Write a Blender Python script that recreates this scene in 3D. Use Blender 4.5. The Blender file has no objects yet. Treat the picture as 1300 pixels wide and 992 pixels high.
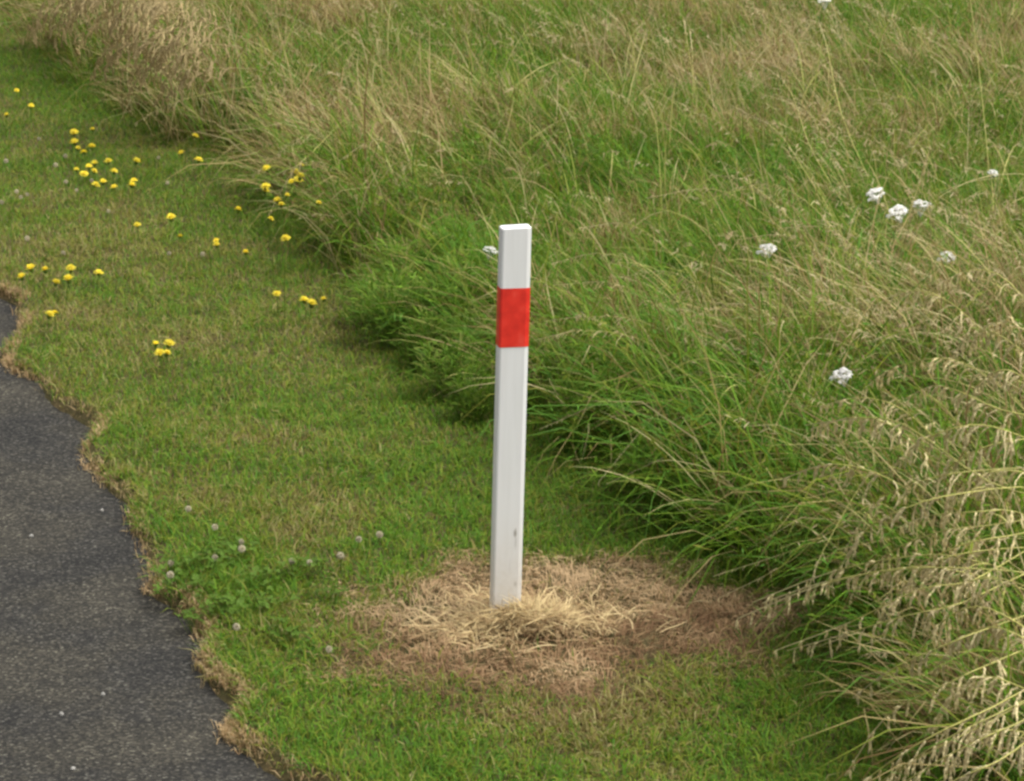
import bpy, math, random
import numpy as np
from mathutils import Vector, Matrix, Euler

R = math.radians
rng = np.random.default_rng(7)
random.seed(7)
sc = bpy.context.scene
col = sc.collection

# ------------------------------------------------------------------ camera
F = 3700.0                      # focal length in pixels of a 1300 wide picture
PITCH = R(16.0)
CAM = np.array([0.0, 0.0, 2.5])
cd = bpy.data.cameras.new('camera'); cam = bpy.data.objects.new('camera', cd); col.objects.link(cam)
cd.sensor_width = 36.0; cd.lens = 36.0 * F / 1300.0
cd.clip_start = 0.05; cd.clip_end = 2000
cam.location = CAM; cam.rotation_euler = (math.pi / 2 - PITCH, 0, 0)
sc.camera = cam

# ------------------------------------------------------------------ world, sun, exposure
SUN_EL, SUN_AZ = R(62), R(95)       # azimuth measured clockwise from +Y
w = bpy.data.worlds.new('World'); sc.world = w; w.use_nodes = True
nt = w.node_tree; nt.nodes.clear()
sky = nt.nodes.new('ShaderNodeTexSky'); sky.sky_type = 'NISHITA'; sky.sun_disc = False
sky.sun_elevation = SUN_EL; sky.sun_rotation = SUN_AZ
sky.air_density = 1.0; sky.dust_density = 6.0; sky.ozone_density = 1.0
hs = nt.nodes.new('ShaderNodeHueSaturation'); hs.inputs['Saturation'].default_value = 0.12
bg = nt.nodes.new('ShaderNodeBackground'); bg.inputs['Strength'].default_value = 0.15
wo = nt.nodes.new('ShaderNodeOutputWorld')
nt.links.new(sky.outputs[0], hs.inputs['Color']); nt.links.new(hs.outputs[0], bg.inputs['Color']); nt.links.new(bg.outputs[0], wo.inputs['Surface'])
sd = bpy.data.lights.new('sun', 'SUN'); sun = bpy.data.objects.new('sun', sd); col.objects.link(sun)
sd.energy = 1.5; sd.angle = R(24); sd.color = (1.0, 0.96, 0.88)
to_sun = Vector((math.sin(SUN_AZ) * math.cos(SUN_EL), math.cos(SUN_AZ) * math.cos(SUN_EL), math.sin(SUN_EL)))
sun.rotation_euler = to_sun.to_track_quat('Z', 'Y').to_euler(); sun.location = (4, 8, 12)
sc.view_settings.view_transform = 'Standard'; sc.view_settings.look = 'None'
sc.view_settings.exposure = 0.8; sc.view_settings.gamma = 1.0; sc.view_settings.use_curve_mapping = False
sc.render.engine = 'CYCLES'
sc.cycles.filter_width = 2.7
sc.cycles.use_denoising = True
sc.cycles.max_bounces = 8; sc.cycles.diffuse_bounces = 4; sc.cycles.transmission_bounces = 4

# ------------------------------------------------------------------ coordinates
def ray(px, py):
    X = (px - 650) / F; Y = (496 - py) / F
    return np.array([X, math.cos(PITCH) + Y * math.sin(PITCH), -math.sin(PITCH) + Y * math.cos(PITCH)])
def atz(px, py, z):                                   # the point at height z that a surveyed sight line meets
    d = ray(px, py); t = (z - CAM[2]) / d[2]
    return CAM + d * t
E_U = np.array([-0.306, 0.952]); E_N = np.array([0.952, 0.306]); P0 = np.array([-0.44, 5.72])
def uv(x, y):
    dx = np.asarray(x) - P0[0]; dy = np.asarray(y) - P0[1]
    return dx * E_U[0] + dy * E_U[1], dx * E_N[0] + dy * E_N[1]
def xy(u, v):
    return P0[0] + u * E_U[0] + v * E_N[0], P0[1] + u * E_U[1] + v * E_N[1]

def hash2(i, j, s):
    n = (i.astype(np.int64) * 374761393 + j.astype(np.int64) * 668265263 + s * 1442695041) & 0x7fffffff
    n = ((n ^ (n >> 13)) * 1274126177) & 0x7fffffff
    return ((n ^ (n >> 16)) & 0xffff) / 65535.0
def noise(x, y, scale, seed=0):
    x = np.asarray(x, float) / scale + 1000; y = np.asarray(y, float) / scale + 1000
    i = np.floor(x); j = np.floor(y); fx = x - i; fy = y - j
    fx = fx * fx * (3 - 2 * fx); fy = fy * fy * (3 - 2 * fy)
    a = hash2(i, j, seed); b = hash2(i + 1, j, seed); c = hash2(i, j + 1, seed); d = hash2(i + 1, j + 1, seed)
    return (a * (1 - fx) + b * fx) * (1 - fy) + (c * (1 - fx) + d * fx) * fy
def fbm(x, y, scale, seed=0):
    return 0.55 * noise(x, y, scale, seed) + 0.3 * noise(x, y, scale / 2.1, seed + 5) + 0.15 * noise(x, y, scale / 4.3, seed + 9)
def sstep(a, b, x):
    t = np.clip((x - a) / (b - a), 0, 1); return t * t * (3 - 2 * t)

def curve(pts):
    uvs = []
    for p in pts:
        g = atz(p[0], p[1], 0.015); u, v = uv(g[0], g[1]); uvs.append((float(u), float(v)))
    uvs.sort(); return np.array([a[0] for a in uvs]), np.array([a[1] for a in uvs])
EU, EV = curve([(-60, 352), (0, 372), (20, 380), (24, 418), (4, 436), (-6, 448), (12, 462), (46, 476), (68, 508), (114, 534), (116, 552), (100, 572),
                (130, 605), (158, 632), (166, 668), (186, 692), (192, 722), (194, 748), (240, 780), (258, 806), (250, 836),
                (266, 870), (287, 884), (292, 912), (312, 946), (352, 976), (398, 994), (440, 1015)])
def v_edge(u):
    u = np.asarray(u, float)
    inside = np.interp(u, EU, EV)
    wob = (noise(u, u * 0, 0.35, 3) - .5) * 0.16 + (noise(u, u * 0, 0.12, 4) - .5) * 0.06
    k = sstep(EU[0] - .4, EU[0], u) * (1 - sstep(EU[-1], EU[-1] + .4, u))
    return inside * k + wob * (1 - k) + (noise(u, u * 0, 0.05, 8) - .5) * 0.022 + (noise(u, u * 0, 0.018, 9) - .5) * 0.010
BU, BV = curve([(-40, -40), (30, 45), (105, 140), (255, 200), (330, 248), (405, 318), (470, 410), (600, 515), (760, 610), (885, 690), (960, 745), (1085, 835), (1115, 930), (1120, 1010)])
def v_long(u):
    u = np.asarray(u, float)
    return np.interp(u, BU, BV) + 0.10 + (noise(u, u * 0, 0.5, 31) - .5) * 0.12

POST = np.array([-0.018, 6.62])
DEAD = np.array([0.118, 6.585])
def dead_r(x, y):                                      # 0 at the centre of the sprayed ring, 1 at its ragged rim
    dx = np.asarray(x) - DEAD[0]; dy = np.asarray(y) - DEAD[1]
    a = np.arctan2(dy, dx)
    rim = 0.50 + 0.05 * np.sin(2 * a + .6) + 0.035 * np.sin(3 * a + 1.2) + 0.03 * np.sin(7 * a)
    return np.hypot(dx, dy) / rim + (fbm(x, y, 0.14, 12) - .5) * 0.55
def ground_z(x, y):
    x = np.asarray(x, float); y = np.asarray(y, float)
    u, v = uv(x, y); d = v - v_edge(u)
    h = -0.045 + 0.066 * sstep(-0.05, 0.05, d)
    lawn = sstep(0.02, 0.3, d)
    h = h + lawn * ((fbm(x, y, 0.5, 21) - .5) * 0.035 + (noise(x, y, .1, 22) - .5) * 0.012)
    lv = v - v_long(u)
    h = h + sstep(0.0, 1.2, lv) * ((fbm(x, y, 1.3, 23)) * 0.30)
    h = h + sstep(0.0, .3, lv) * .10
    r = np.hypot(x - POST[0] - .03, y - POST[1] + .04)
    h = h + 0.032 * np.exp(-(r / 0.11) ** 2) * (.8 + .4 * noise(x, y, .06, 25)) + .022 * np.exp(-(((x - POST[0] - .12) / .10) ** 2 + ((y - POST[1] + .12) / .09) ** 2))
    far = sstep(-5.4, -5.6, v)                           # the far verge across the road
    return h + far * 0.08

# ------------------------------------------------------------------ material helpers
def new_mat(name):
    m = bpy.data.materials.new(name); m.use_nodes = True
    n = m.node_tree; n.nodes.clear()
    return m, n
def N(n, t, **kw):
    x = n.nodes.new(t)
    for k, v in kw.items():
        if k in x.inputs: x.inputs[k].default_value = v
        else: setattr(x, k, v)
    return x
def ramp(n, stops):
    r = n.nodes.new('ShaderNodeValToRGB'); e = r.color_ramp.elements
    e[0].position, e[0].color = stops[0][0], (*stops[0][1], 1); e[1].position, e[1].color = stops[-1][0], (*stops[-1][1], 1)
    for p, c in stops[1:-1]:
        k = e.new(p); k.color = (*c, 1)
    return r
def leaf_mat(name, rough=.55, spec=.25, trans=.35, tint=None):
    m, n = new_mat(name)
    if tint is None:
        src = N(n, 'ShaderNodeAttribute', attribute_name='Col').outputs['Color']
    else:
        tc = N(n, 'ShaderNodeTexCoord'); nz = N(n, 'ShaderNodeTexNoise', Scale=90.0)
        oi = N(n, 'ShaderNodeObjectInfo')
        rp = ramp(n, [(0.25, tuple(c * .75 for c in tint)), (0.75, tuple(min(1, c * 1.2) for c in tint))])
        n.links.new(tc.outputs['Object'], nz.inputs['Vector']); n.links.new(nz.outputs[0], rp.inputs[0])
        hv = N(n, 'ShaderNodeHueSaturation')
        mr = N(n, 'ShaderNodeMapRange'); mr.inputs['To Min'].default_value = .8; mr.inputs['To Max'].default_value = 1.15
        n.links.new(oi.outputs['Random'], mr.inputs['Value']); n.links.new(mr.outputs[0], hv.inputs['Value'])
        n.links.new(rp.outputs[0], hv.inputs['Color']); src = hv.outputs[0]
    p = N(n, 'ShaderNodeBsdfPrincipled', Roughness=rough); p.inputs['Specular IOR Level'].default_value = spec
    t = N(n, 'ShaderNodeBsdfTranslucent'); mx = N(n, 'ShaderNodeMixShader', Fac=trans); o = N(n, 'ShaderNodeOutputMaterial')
    n.links.new(src, p.inputs['Base Color']); n.links.new(src, t.inputs['Color'])
    n.links.new(p.outputs[0], mx.inputs[1]); n.links.new(t.outputs[0], mx.inputs[2]); n.links.new(mx.outputs[0], o.inputs['Surface'])
    return m
M = {}
M['grass'] = leaf_mat('grass_blade', .6, .12, .38)
M['straw'] = leaf_mat('dry_straw', .7, .15, .25)
M['stem'] = leaf_mat('dry_stem', .6, .2, .25, (.47, .44, .14))
M['seed'] = leaf_mat('seed_head', .7, .1, .3, (.66, .57, .32))
M['plume'] = leaf_mat('brown_plume', .75, .1, .3, (.50, .39, .20))
M['plume_stem'] = leaf_mat('brown_stem', .65, .15, .15, (.33, .26, .12))
M['green'] = leaf_mat('green_stem', .55, .2, .3, (.11, .18, .022))
M['leaf'] = leaf_mat('broad_leaf', .55, .2, .3, (.075, .14, .016))
M['clover'] = leaf_mat('clover_leaf', .6, .15, .3, (.085, .155, .016))
M['yellow'] = leaf_mat('yellow_petal', .6, .15, .25, (.84, .70, .06))
M['yellow_eye'] = leaf_mat('yellow_centre', .7, .1, .1, (.72, .48, .02))
M['white'] = leaf_mat('white_floret', .6, .15, .25, (.74, .72, .69))
M['clover_white'] = leaf_mat('clover_floret', .65, .15, .25, (.56, .50, .36))

def soil_mat():
    m, n = new_mat('soil_and_thatch')
    tc = N(n, 'ShaderNodeTexCoord')
    a = N(n, 'ShaderNodeTexNoise', Scale=3.0, Detail=8.0, Roughness=.7)
    b = N(n, 'ShaderNodeTexNoise', Scale=140.0, Detail=5.0, Roughness=.7)
    r1 = ramp(n, [(.3, (.05, .06, .02)), (.5, (.10, .085, .04)), (.7, (.16, .115, .06))])
    r2 = ramp(n, [(.3, (.35, .35, .35)), (.7, (1.25, 1.2, 1.1))])
    mx = N(n, 'ShaderNodeMix', data_type='RGBA', blend_type='MULTIPLY'); mx.inputs[0].default_value = 1
    p = N(n, 'ShaderNodeBsdfPrincipled', Roughness=.95); p.inputs['Specular IOR Level'].default_value = .1
    bp = N(n, 'ShaderNodeBump', Strength=.8, Distance=.008); o = N(n, 'ShaderNodeOutputMaterial')
    for q in (a, b): n.links.new(tc.outputs['Object'], q.inputs['Vector'])
    n.links.new(a.outputs[0], r1.inputs[0]); n.links.new(b.outputs[0], r2.inputs[0])
    n.links.new(r1.outputs[0], mx.inputs[6]); n.links.new(r2.outputs[0], mx.inputs[7])
    n.links.new(mx.outputs[2], p.inputs['Base Color']); n.links.new(b.outputs[0], bp.inputs['Height']); n.links.new(bp.outputs[0], p.inputs['Normal'])
    n.links.new(p.outputs[0], o.inputs['Surface'])
    return m
def asphalt_mat():
    m, n = new_mat('worn_asphalt')
    tc = N(n, 'ShaderNodeTexCoord')
    v = N(n, 'ShaderNodeTexVoronoi', Scale=170.0); v2 = N(n, 'ShaderNodeTexVoronoi', Scale=260.0)
    a = N(n, 'ShaderNodeTexNoise', Scale=2.6, Detail=6.0, Roughness=.6); c = N(n, 'ShaderNodeTexNoise', Scale=60.0, Detail=4.0)
    for q in (v, v2, a, c): n.links.new(tc.outputs['Object'], q.inputs['Vector'])
    r = ramp(n, [(0, (.018, .0178, .0168)), (.45, (.028, .0272, .0245)), (.72, (.039, .037, .0325)), (.92, (.062, .058, .047)), (1, (.105, .10, .085))])
    sp = N(n, 'ShaderNodeSeparateColor'); n.links.new(v.outputs['Color'], sp.inputs[0]); n.links.new(sp.outputs[0], r.inputs[0])
    r2 = ramp(n, [(.34, (.72, .73, .76)), (.44, (.92, .92, .93)), (.52, (1.0, .98, .93)), (.66, (1.35, 1.3, 1.18))])
    n.links.new(a.outputs[0], r2.inputs[0])
    mx = N(n, 'ShaderNodeMix', data_type='RGBA', blend_type='MULTIPLY'); mx.inputs[0].default_value = 1
    n.links.new(r.outputs[0], mx.inputs[6]); n.links.new(r2.outputs[0], mx.inputs[7])
    ad = N(n, 'ShaderNodeMath', operation='ADD'); n.links.new(v.outputs['Distance'], ad.inputs[0]); n.links.new(c.outputs[0], ad.inputs[1])
    bp = N(n, 'ShaderNodeBump', Strength=.45, Distance=.003); bp.invert = True; n.links.new(ad.outputs[0], bp.inputs['Height'])
    p = N(n, 'ShaderNodeBsdfPrincipled', Roughness=.95); p.inputs['Specular IOR Level'].default_value = .08
    o = N(n, 'ShaderNodeOutputMaterial')
    n.links.new(mx.outputs[2], p.inputs['Base Color']); n.links.new(bp.outputs[0], p.inputs['Normal']); n.links.new(p.outputs[0], o.inputs['Surface'])
    return m
M['soil'] = soil_mat(); M['asphalt'] = asphalt_mat()

# ------------------------------------------------------------------ mesh helpers
def tri_mesh(name, V, T, C=None, mat=None, smooth=True):
    V = np.asarray(V, np.float32); T = np.asarray(T, np.int32)
    me = bpy.data.meshes.new(name)
    me.vertices.add(len(V)); me.vertices.foreach_set('co', V.ravel())
    me.loops.add(len(T) * 3); me.loops.foreach_set('vertex_index', T.ravel())
    me.polygons.add(len(T)); me.polygons.foreach_set('loop_start', np.arange(0, len(T) * 3, 3, dtype=np.int32))
    if C is not None:
        at = me.color_attributes.new('Col', 'FLOAT_COLOR', 'POINT')
        c4 = np.ones((len(V), 4), np.float32); c4[:, :3] = C; at.data.foreach_set('color', c4.ravel())
    me.update(calc_edges=True)
    me.polygons.foreach_set('use_smooth', np.full(len(T), smooth))
    if mat: me.materials.append(mat)
    return me
def link(name, me, parent=None):
    o = bpy.data.objects.new(name, me); col.objects.link(o)
    if parent: o.parent = parent
    return o
def tag(o, label, cat, group=None):
    o['label'] = label; o['category'] = cat
    if group: o['group'] = group
    return o
def stuff(name, me, label, cat):
    o = link(name, me); o['kind'] = 'stuff'; tag(o, label, cat); return o
def thing(name, label, cat, loc, rotz=0.0, group=None):
    o = bpy.data.objects.new(name, None); col.objects.link(o); o.empty_display_size = .02
    o.location = tuple(float(a) for a in loc); o.rotation_euler = (0, 0, rotz)
    return tag(o, label, cat, group)

def blades(base, az, L, lean, curl, wid, nseg, zmin=None, twist=None, drift=0.6, prof=None):
    """ribbons: returns vertices, triangles, ring index per vertex, blade index per vertex, spines"""
    n = len(base)
    t = np.linspace(0, 1, nseg + 1)
    az = np.asarray(az, float); step = (L / nseg)[:, None]
    tm = (t[:-1] + t[1:]) / 2
    th = lean[:, None] + curl[:, None] * tm[None, :] ** 1.3
    dr = (rng.random(n) - .5) * 2 * drift
    aa = az[:, None] + dr[:, None] * tm[None, :]
    dx = np.sin(th) * np.cos(aa) * step; dy = np.sin(th) * np.sin(aa) * step; dz = np.cos(th) * step
    S = np.zeros((n, nseg + 1, 3)); S[:, 0] = base
    S[:, 1:, 0] = base[:, :1] + np.cumsum(dx, 1); S[:, 1:, 1] = base[:, 1:2] + np.cumsum(dy, 1); S[:, 1:, 2] = base[:, 2:] + np.cumsum(dz, 1)
    if zmin is not None:
        lo = zmin[:, None] + 0.004 + 0.02 * rng.random((n, 1))
        S[:, 1:, 2] = np.maximum(S[:, 1:, 2], lo)
    tan = np.gradient(S, axis=1); tan /= np.linalg.norm(tan, axis=2, keepdims=True) + 1e-9
    am = az + dr * .5
    perp = np.stack([-np.sin(am), np.cos(am), np.zeros(n)], 1)[:, None, :] * np.ones((1, nseg + 1, 1))
    if twist is None: twist = (rng.random(n) - .5) * 1.8
    tw = twist[:, None, None] * (0.4 + .6 * t[None, :, None])
    side = np.cos(tw) * perp + np.sin(tw) * np.cross(tan, perp)
    if prof is None: prof = np.interp(t, [0, .3, .7, 1], [.75, 1, .7, 0])
    hw = wid[:, None, None] * .5 * prof[None, :, None]
    A = S - side * hw; B = S + side * hw
    V = np.concatenate([np.stack([A[:, :nseg], B[:, :nseg]], 2).reshape(n, nseg * 2, 3), S[:, nseg:]], 1)
    nv = nseg * 2 + 1
    tr = []
    for k in range(nseg - 1):
        a, b, c, d = 2 * k, 2 * k + 1, 2 * k + 2, 2 * k + 3
        tr += [(a, b, d), (a, d, c)]
    tr.append((2 * nseg - 2, 2 * nseg - 1, 2 * nseg))
    T = (np.array(tr)[None] + (np.arange(n) * nv)[:, None, None]).reshape(-1, 3)
    tt = np.concatenate([np.repeat(t[:nseg], 2), [1.0]])
    return V.reshape(-1, 3), T, np.tile(tt, n), np.repeat(np.arange(n), nv), S
class Acc:
    def __init__(s): s.V = []; s.T = []; s.C = []; s.n = 0
    def add(s, V, T, C):
        s.V.append(V); s.T.append(T + s.n); s.C.append(C); s.n += len(V)
    def mesh(s, name, mat): return tri_mesh(name, np.concatenate(s.V), np.concatenate(s.T), np.concatenate(s.C), mat)

GREEN = np.array([[.070, .160, .012], [.102, .208, .014], [.140, .236, .018], [.080, .190, .020]])
OLIVE = np.array([[.185, .225, .024], [.215, .215, .034], [.160, .200, .020]])
DRY = np.array([[.42, .34, .150], [.33, .255, .105], [.25, .175, .07], [.38, .325, .16], [.18, .115, .045]])
def colours(dry, spread=.22, clumpy=False):
    """one colour per blade from how dry its patch is"""
    n = len(dry); q = np.clip(dry + (rng.random(n) - .5) * 2 * spread, 0, 1)
    pick = rng.random(n)
    g = GREEN[rng.integers(0, len(GREEN), n)]; o = OLIVE[rng.integers(0, len(OLIVE), n)]; d = DRY[rng.integers(0, len(DRY), n)]
    is_dry = pick < (.04 + .88 * sstep(.22, .85, q) if clumpy else q ** 1.25 * .85)
    is_ol = (~is_dry) & (rng.random(n) < (.10 + q * .5 if clumpy else .18 + q * .7))
    c = np.where(is_dry[:, None], d, np.where(is_ol[:, None], o, g))
    return c * (0.8 + .4 * rng.random((n, 1))), is_dry

def field(ctrl, z):
    P = np.array([atz(a, b, z)[:2] for a, b, _ in ctrl]); D = np.array([c for *_, c in ctrl])
    def f(x, y):
        s = np.maximum(.35, (y - 2.0) * .075)
        acc = np.zeros_like(x); wt = np.full_like(x, 1e-4); acc += 1e-4 * .3
        for (cx, cy), d in zip(P, D):
            wgt = np.exp(-(((x - cx) / (s * .45)) ** 2 + ((y - cy) / (s * 1.3)) ** 2))
            acc += wgt * d; wt += wgt
        return acc / wt
    return f
dry_long = field([(60,40,.55),(160,60,.5),(150,120,.35),(250,60,.55),(300,150,.5),(420,60,.7),(350,200,.55),(500,30,.7),(480,150,.5),(560,120,.45),
    (620,60,.2),(700,120,.4),(650,200,.3),(560,260,.28),(450,250,.4),(400,300,.4),(520,370,.06),(600,420,.08),(560,470,.08),(700,300,.12),(800,290,.1),
    (850,350,.3),(760,400,.4),(720,480,.12),(850,500,.2),(800,580,.12),(950,600,.15),(930,680,.1),(880,100,.6),(950,60,.5),(780,80,.45),(1000,180,.4),
    (1080,130,.5),(1200,80,.5),(1270,140,.55),(1150,200,.25),(1250,220,.2),(1050,250,.25),(1000,300,.2),(1100,340,.45),(1180,320,.4),(1250,350,.4),
    (1000,430,.4),(1040,500,.65),(1100,420,.35),(1200,400,.55),(1260,460,.6),(1150,520,.4),(1200,600,.45),(1100,600,.4),(1050,620,.6),(1250,700,.4),
    (1100,720,.35),(1200,800,.5),(1280,900,.6),(1120,850,.4),(1200,960,.45)], .2)
dry_lawn = field([(380,650,.55),(60,400,.55),(220,410,.5),(70,250,.35),(100,60,.05),(150,150,.05),(300,230,.15),(250,450,.4),(450,560,.2),(540,560,.1),
    (600,600,.1),(450,450,.3),(700,640,-.2),(800,640,-.2),(600,650,-.15),(700,690,-.15),(250,740,.05),(350,760,.15),(400,860,.2),(500,900,.3),(640,895,.6),(800,915,.65),(900,930,.1),
    (700,960,.3),(550,960,.15),(1050,900,.1),(1040,960,.05),(500,480,.2),(0,170,.1),(40,300,.4),(200,560,.35),(300,520,.35),(850,690,.1),(400,300,.2),(330,870,.2)], .04)

def sample(n, y0=4.7, y1=18.6, power=1.2, vlo=None, vhi=None, margin=1.1):
    """points on the ground in the wedge the place is seen in, thinning with distance and beside it"""
    out = []
    got = 0
    while got < n:
        k = n * 3
        y = y0 + (y1 - y0) * rng.random(k); half = y * .1757 * 1.08 + margin
        x = (rng.random(k) * 2 - 1) * half
        p = (6.0 / np.maximum(y, 6.0)) ** power * np.where(np.abs(x) < y * .1757 * 1.06 + .12, 1.0, .3) * np.where(y < 5.45, .35, 1.0) * half / (y1 * .19 + margin)
        u, v = uv(x, y); ok = rng.random(k) < p
        if vlo is not None: ok &= v > vlo(u)
        if vhi is not None: ok &= v < vhi(u)
        out.append(np.stack([x[ok], y[ok]], 1)); got += int(ok.sum())
    return np.concatenate(out)[:n]

# ------------------------------------------------------------------ ground and road
def graded(parts):
    out = []
    for a, b, s in parts: out.append(np.arange(a, b, s))
    return np.concatenate(out + [[parts[-1][1]]])
us = graded([(-400, -40, 40), (-40, -4, 4), (-4, -1, .25), (-1, 6.5, .028), (6.5, 16, .1), (16, 40, 3), (40, 600, 56)])
vs = graded([(-400, -40, 40), (-40, -6, 4), (-6, -5, .1), (-5, -.3, .6), (-.3, .3, .014), (.3, 2.2, .035), (2.2, 6, .15), (6, 40, 4), (40, 400, 40)])
UU, VV = np.meshgrid(us, vs, indexing='ij')
gx, gy = xy(UU, VV); gz = ground_z(gx, gy)
nu, nv_ = UU.shape
idx = np.arange(nu * nv_).reshape(nu, nv_)
a, b, c, d = idx[:-1, :-1].ravel(), idx[1:, :-1].ravel(), idx[1:, 1:].ravel(), idx[:-1, 1:].ravel()
GT = np.concatenate([np.stack([a, c, b], 1), np.stack([a, d, c], 1)])
g = link('ground', tri_mesh('ground', np.stack([gx, gy, gz], 2).reshape(-1, 3), GT, None, M['soil'])); g['kind'] = 'structure'
us = graded([(-60, -2, 2), (-2, 8, .1), (8, 300, 4)]); vs = graded([(-5.5, -2, .5), (-2, .45, .05)])
UU, VV = np.meshgrid(us, vs, indexing='ij'); rx, ry = xy(UU, VV)
rz = (fbm(rx, ry, .6, 51) - .5) * 0.010 - 0.012 * sstep(-.5, .3, VV)
nu, nv_ = UU.shape; idx = np.arange(nu * nv_).reshape(nu, nv_)
a, b, c, d = idx[:-1, :-1].ravel(), idx[1:, :-1].ravel(), idx[1:, 1:].ravel(), idx[:-1, 1:].ravel()
o = link('road', tri_mesh('road', np.stack([rx, ry, rz], 2).reshape(-1, 3), np.concatenate([np.stack([a, c, b], 1), np.stack([a, d, c], 1)]), None, M['asphalt'])); o['kind'] = 'structure'

# ------------------------------------------------------------------ the mown verge
P = sample(215000, power=1.15, vlo=lambda u: v_edge(u) + .012, vhi=lambda u: v_long(u) + .35)
x, y = P[:, 0], P[:, 1]; u, v = uv(x, y); dr_ = dead_r(x, y)
keep = rng.random(len(x)) < np.clip((dr_ - .82) / .3, 0.02, 1)
keep &= rng.random(len(x)) < np.clip((v - v_edge(u)) / (.012 + .09 * noise(u, u * 0, .17, 63)), .25, 1)
P = P[keep]; x, y, u, v, dr_ = x[keep], y[keep], u[keep], v[keep], dr_[keep]
dry = dry_lawn(x, y) * 1.0 + (fbm(x, y, .3, 41) - .5) * 1.15 + (noise(x, y, .06, 42) - .5) * .35
dry = np.maximum(dry, .75 * (1 - sstep(0.0, .085, v - v_edge(u))) * (.25 + noise(u, u * 0, .17, 63))); dry = np.maximum(dry, .8 * (1 - sstep(.85, 1.22, dr_)))
lush = .5 * fbm(x, y, .3, 43) + .5 * noise(x, y, .055, 44)
L = (0.018 + .026 * rng.random(len(x)) + .075 * np.clip(lush - .38, 0, 1)) * (1 + .5 * (rng.random(len(x)) < .08))
L *= 1 + 1.0 * sstep(-.25, .05, v - v_long(u))
gc = atz(265, 745, .02); lushc = np.exp(-((x - gc[0]) / .16) ** 2 - ((y - gc[1]) / .35) ** 2); L *= 1 + .6 * lushc; dry -= .5 * lushc
z = ground_z(x, y)
az = rng.random(len(x)) * 2 * np.pi
V, T, tt, bi, S = blades(np.stack([x, y, z - .003], 1), az, L, .2 + .85 * rng.random(len(x)), .4 + 1.3 * rng.random(len(x)), .002 + .002 * rng.random(len(x)), 2, z)
C, isd = colours(np.clip(dry, 0, 1))
C = np.where(isd[:, None], C * .62 + np.array([.05, .06, .01]), C)[bi]; 
stuff('lawn_grass', tri_mesh('lawn_grass', V, T, C, M['grass']), 'short mown green grass covering the verge between road and long grass', 'grass')

# thatch and dead runners along the broken road edge
n = 26000
u = -1.2 + 8.6 * rng.random(n) ** 1.15; off = rng.normal(.015, .013, n) + .05 * (noise(u, u * 0, .16, 61) - .4)
kk = rng.random(n) < .10 + 4.2 * np.clip(fbm(u, u * 0, .22, 62) - .44, 0, 1); u, off = u[kk], off[kk]; n = len(u)
x, y = xy(u, v_edge(u) + off); z = np.maximum(ground_z(x, y), -.006) 
az = rng.random(n) * 2 * np.pi; 
L = .008 + .024 * rng.random(n) ** 1.7
V, T, tt, bi, S = blades(np.stack([x, y, z + .001], 1), az, L, 1.3 + .27 * rng.random(n), .2 * rng.random(n), .0014 + .0014 * rng.random(n), 2, z)
cols = np.array([[.48, .34, .18], [.42, .29, .145], [.34, .215, .10], [.46, .35, .19], [.22, .17, .06]])
C = (cols[rng.integers(0, 5, n)] * (.75 + .4 * rng.random((n, 1))))[bi]
stuff('dry_edge_thatch', tri_mesh('dry_edge_thatch', V, T, C, M['straw']), 'tan dry thatch fringing the broken edge of the asphalt', 'dry grass')

# ------------------------------------------------------------------ the sprayed ring of dead grass
acc = Acc()
n = 32000
a_ = rng.random(n) * 2 * np.pi; r_ = np.sqrt(rng.random(n)) * .78
x = DEAD[0] + r_ * np.cos(a_); y = DEAD[1] + r_ * np.sin(a_)
fx, fy = DEAD[0] + .08, DEAD[1] - .48
fr = np.exp(-((x - fx) / .34) ** 2 - ((y - fy) / .16) ** 2) * .7 * (.3 + noise(x, y, .09, 77))
k = rng.random(n) < np.maximum(fr, np.clip((1.2 - dead_r(x, y)) / .45, 0, 1)); x, y = x[k], y[k]; n = len(x)
z = ground_z(x, y)
comb = 2 * np.pi * noise(x, y, .13, 71) * 1.6 + rng.normal(0, .9, n)
L = .016 + .05 * rng.random(n) ** 1.6
V, T, tt, bi, S = blades(np.stack([x, y, z + .002], 1), comb, L, .95 + .5 * rng.random(n), .15 + .7 * rng.random(n), .0013 + .0013 * rng.random(n), 3, z)
tone = fbm(x, y, .16, 73)
cols = np.array([[.48, .36, .19], [.42, .30, .152], [.355, .245, .12], [.285, .19, .09], [.24, .145, .07], [.16, .095, .045]])
rad_ = dead_r(x, y)
ci = np.clip((rng.random(n) * 4.4 + (.50 - tone) * 11 + 2.2 * sstep(.45, 1.0, rad_) * (y < DEAD[1]) + .2).astype(int), 0, 5)
acc.add(V, T, (cols[ci] * np.array([1.0, .96, 1.02]) * (.8 + .35 * rng.random((n, 1))))[bi])
# pale straw heaped round the foot of the post, hanging outwards
n = 3400
a_ = rng.random(n) * 2 * np.pi; r_ = .02 + np.abs(rng.normal(0, .075, n))
x = POST[0] + .04 + r_ * np.cos(a_) * 1.5; y = POST[1] - .03 + r_ * np.sin(a_)
k = ~((np.abs(x - POST[0]) < .05) & (np.abs(y - POST[1]) < .028)); x, y, a_ = x[k], y[k], a_[k]; n = len(x)
z = ground_z(x, y)
V, T, tt, bi, S = blades(np.stack([x, y, z + .003 + .016 * rng.random(n)], 1), 2 * np.pi * noise(x, y, .05, 79) * 2 + rng.normal(0, .7, n), .03 + .075 * rng.random(n), .95 + .55 * rng.random(n), .2 + .9 * rng.random(n),
                         .0016 + .0018 * rng.random(n), 4, z)
ci = np.clip((rng.random(n) * 4).astype(int), 0, 3); cols2 = np.array([[.58, .46, .245], [.52, .40, .205], [.44, .33, .165], [.33, .23, .115]])
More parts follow.
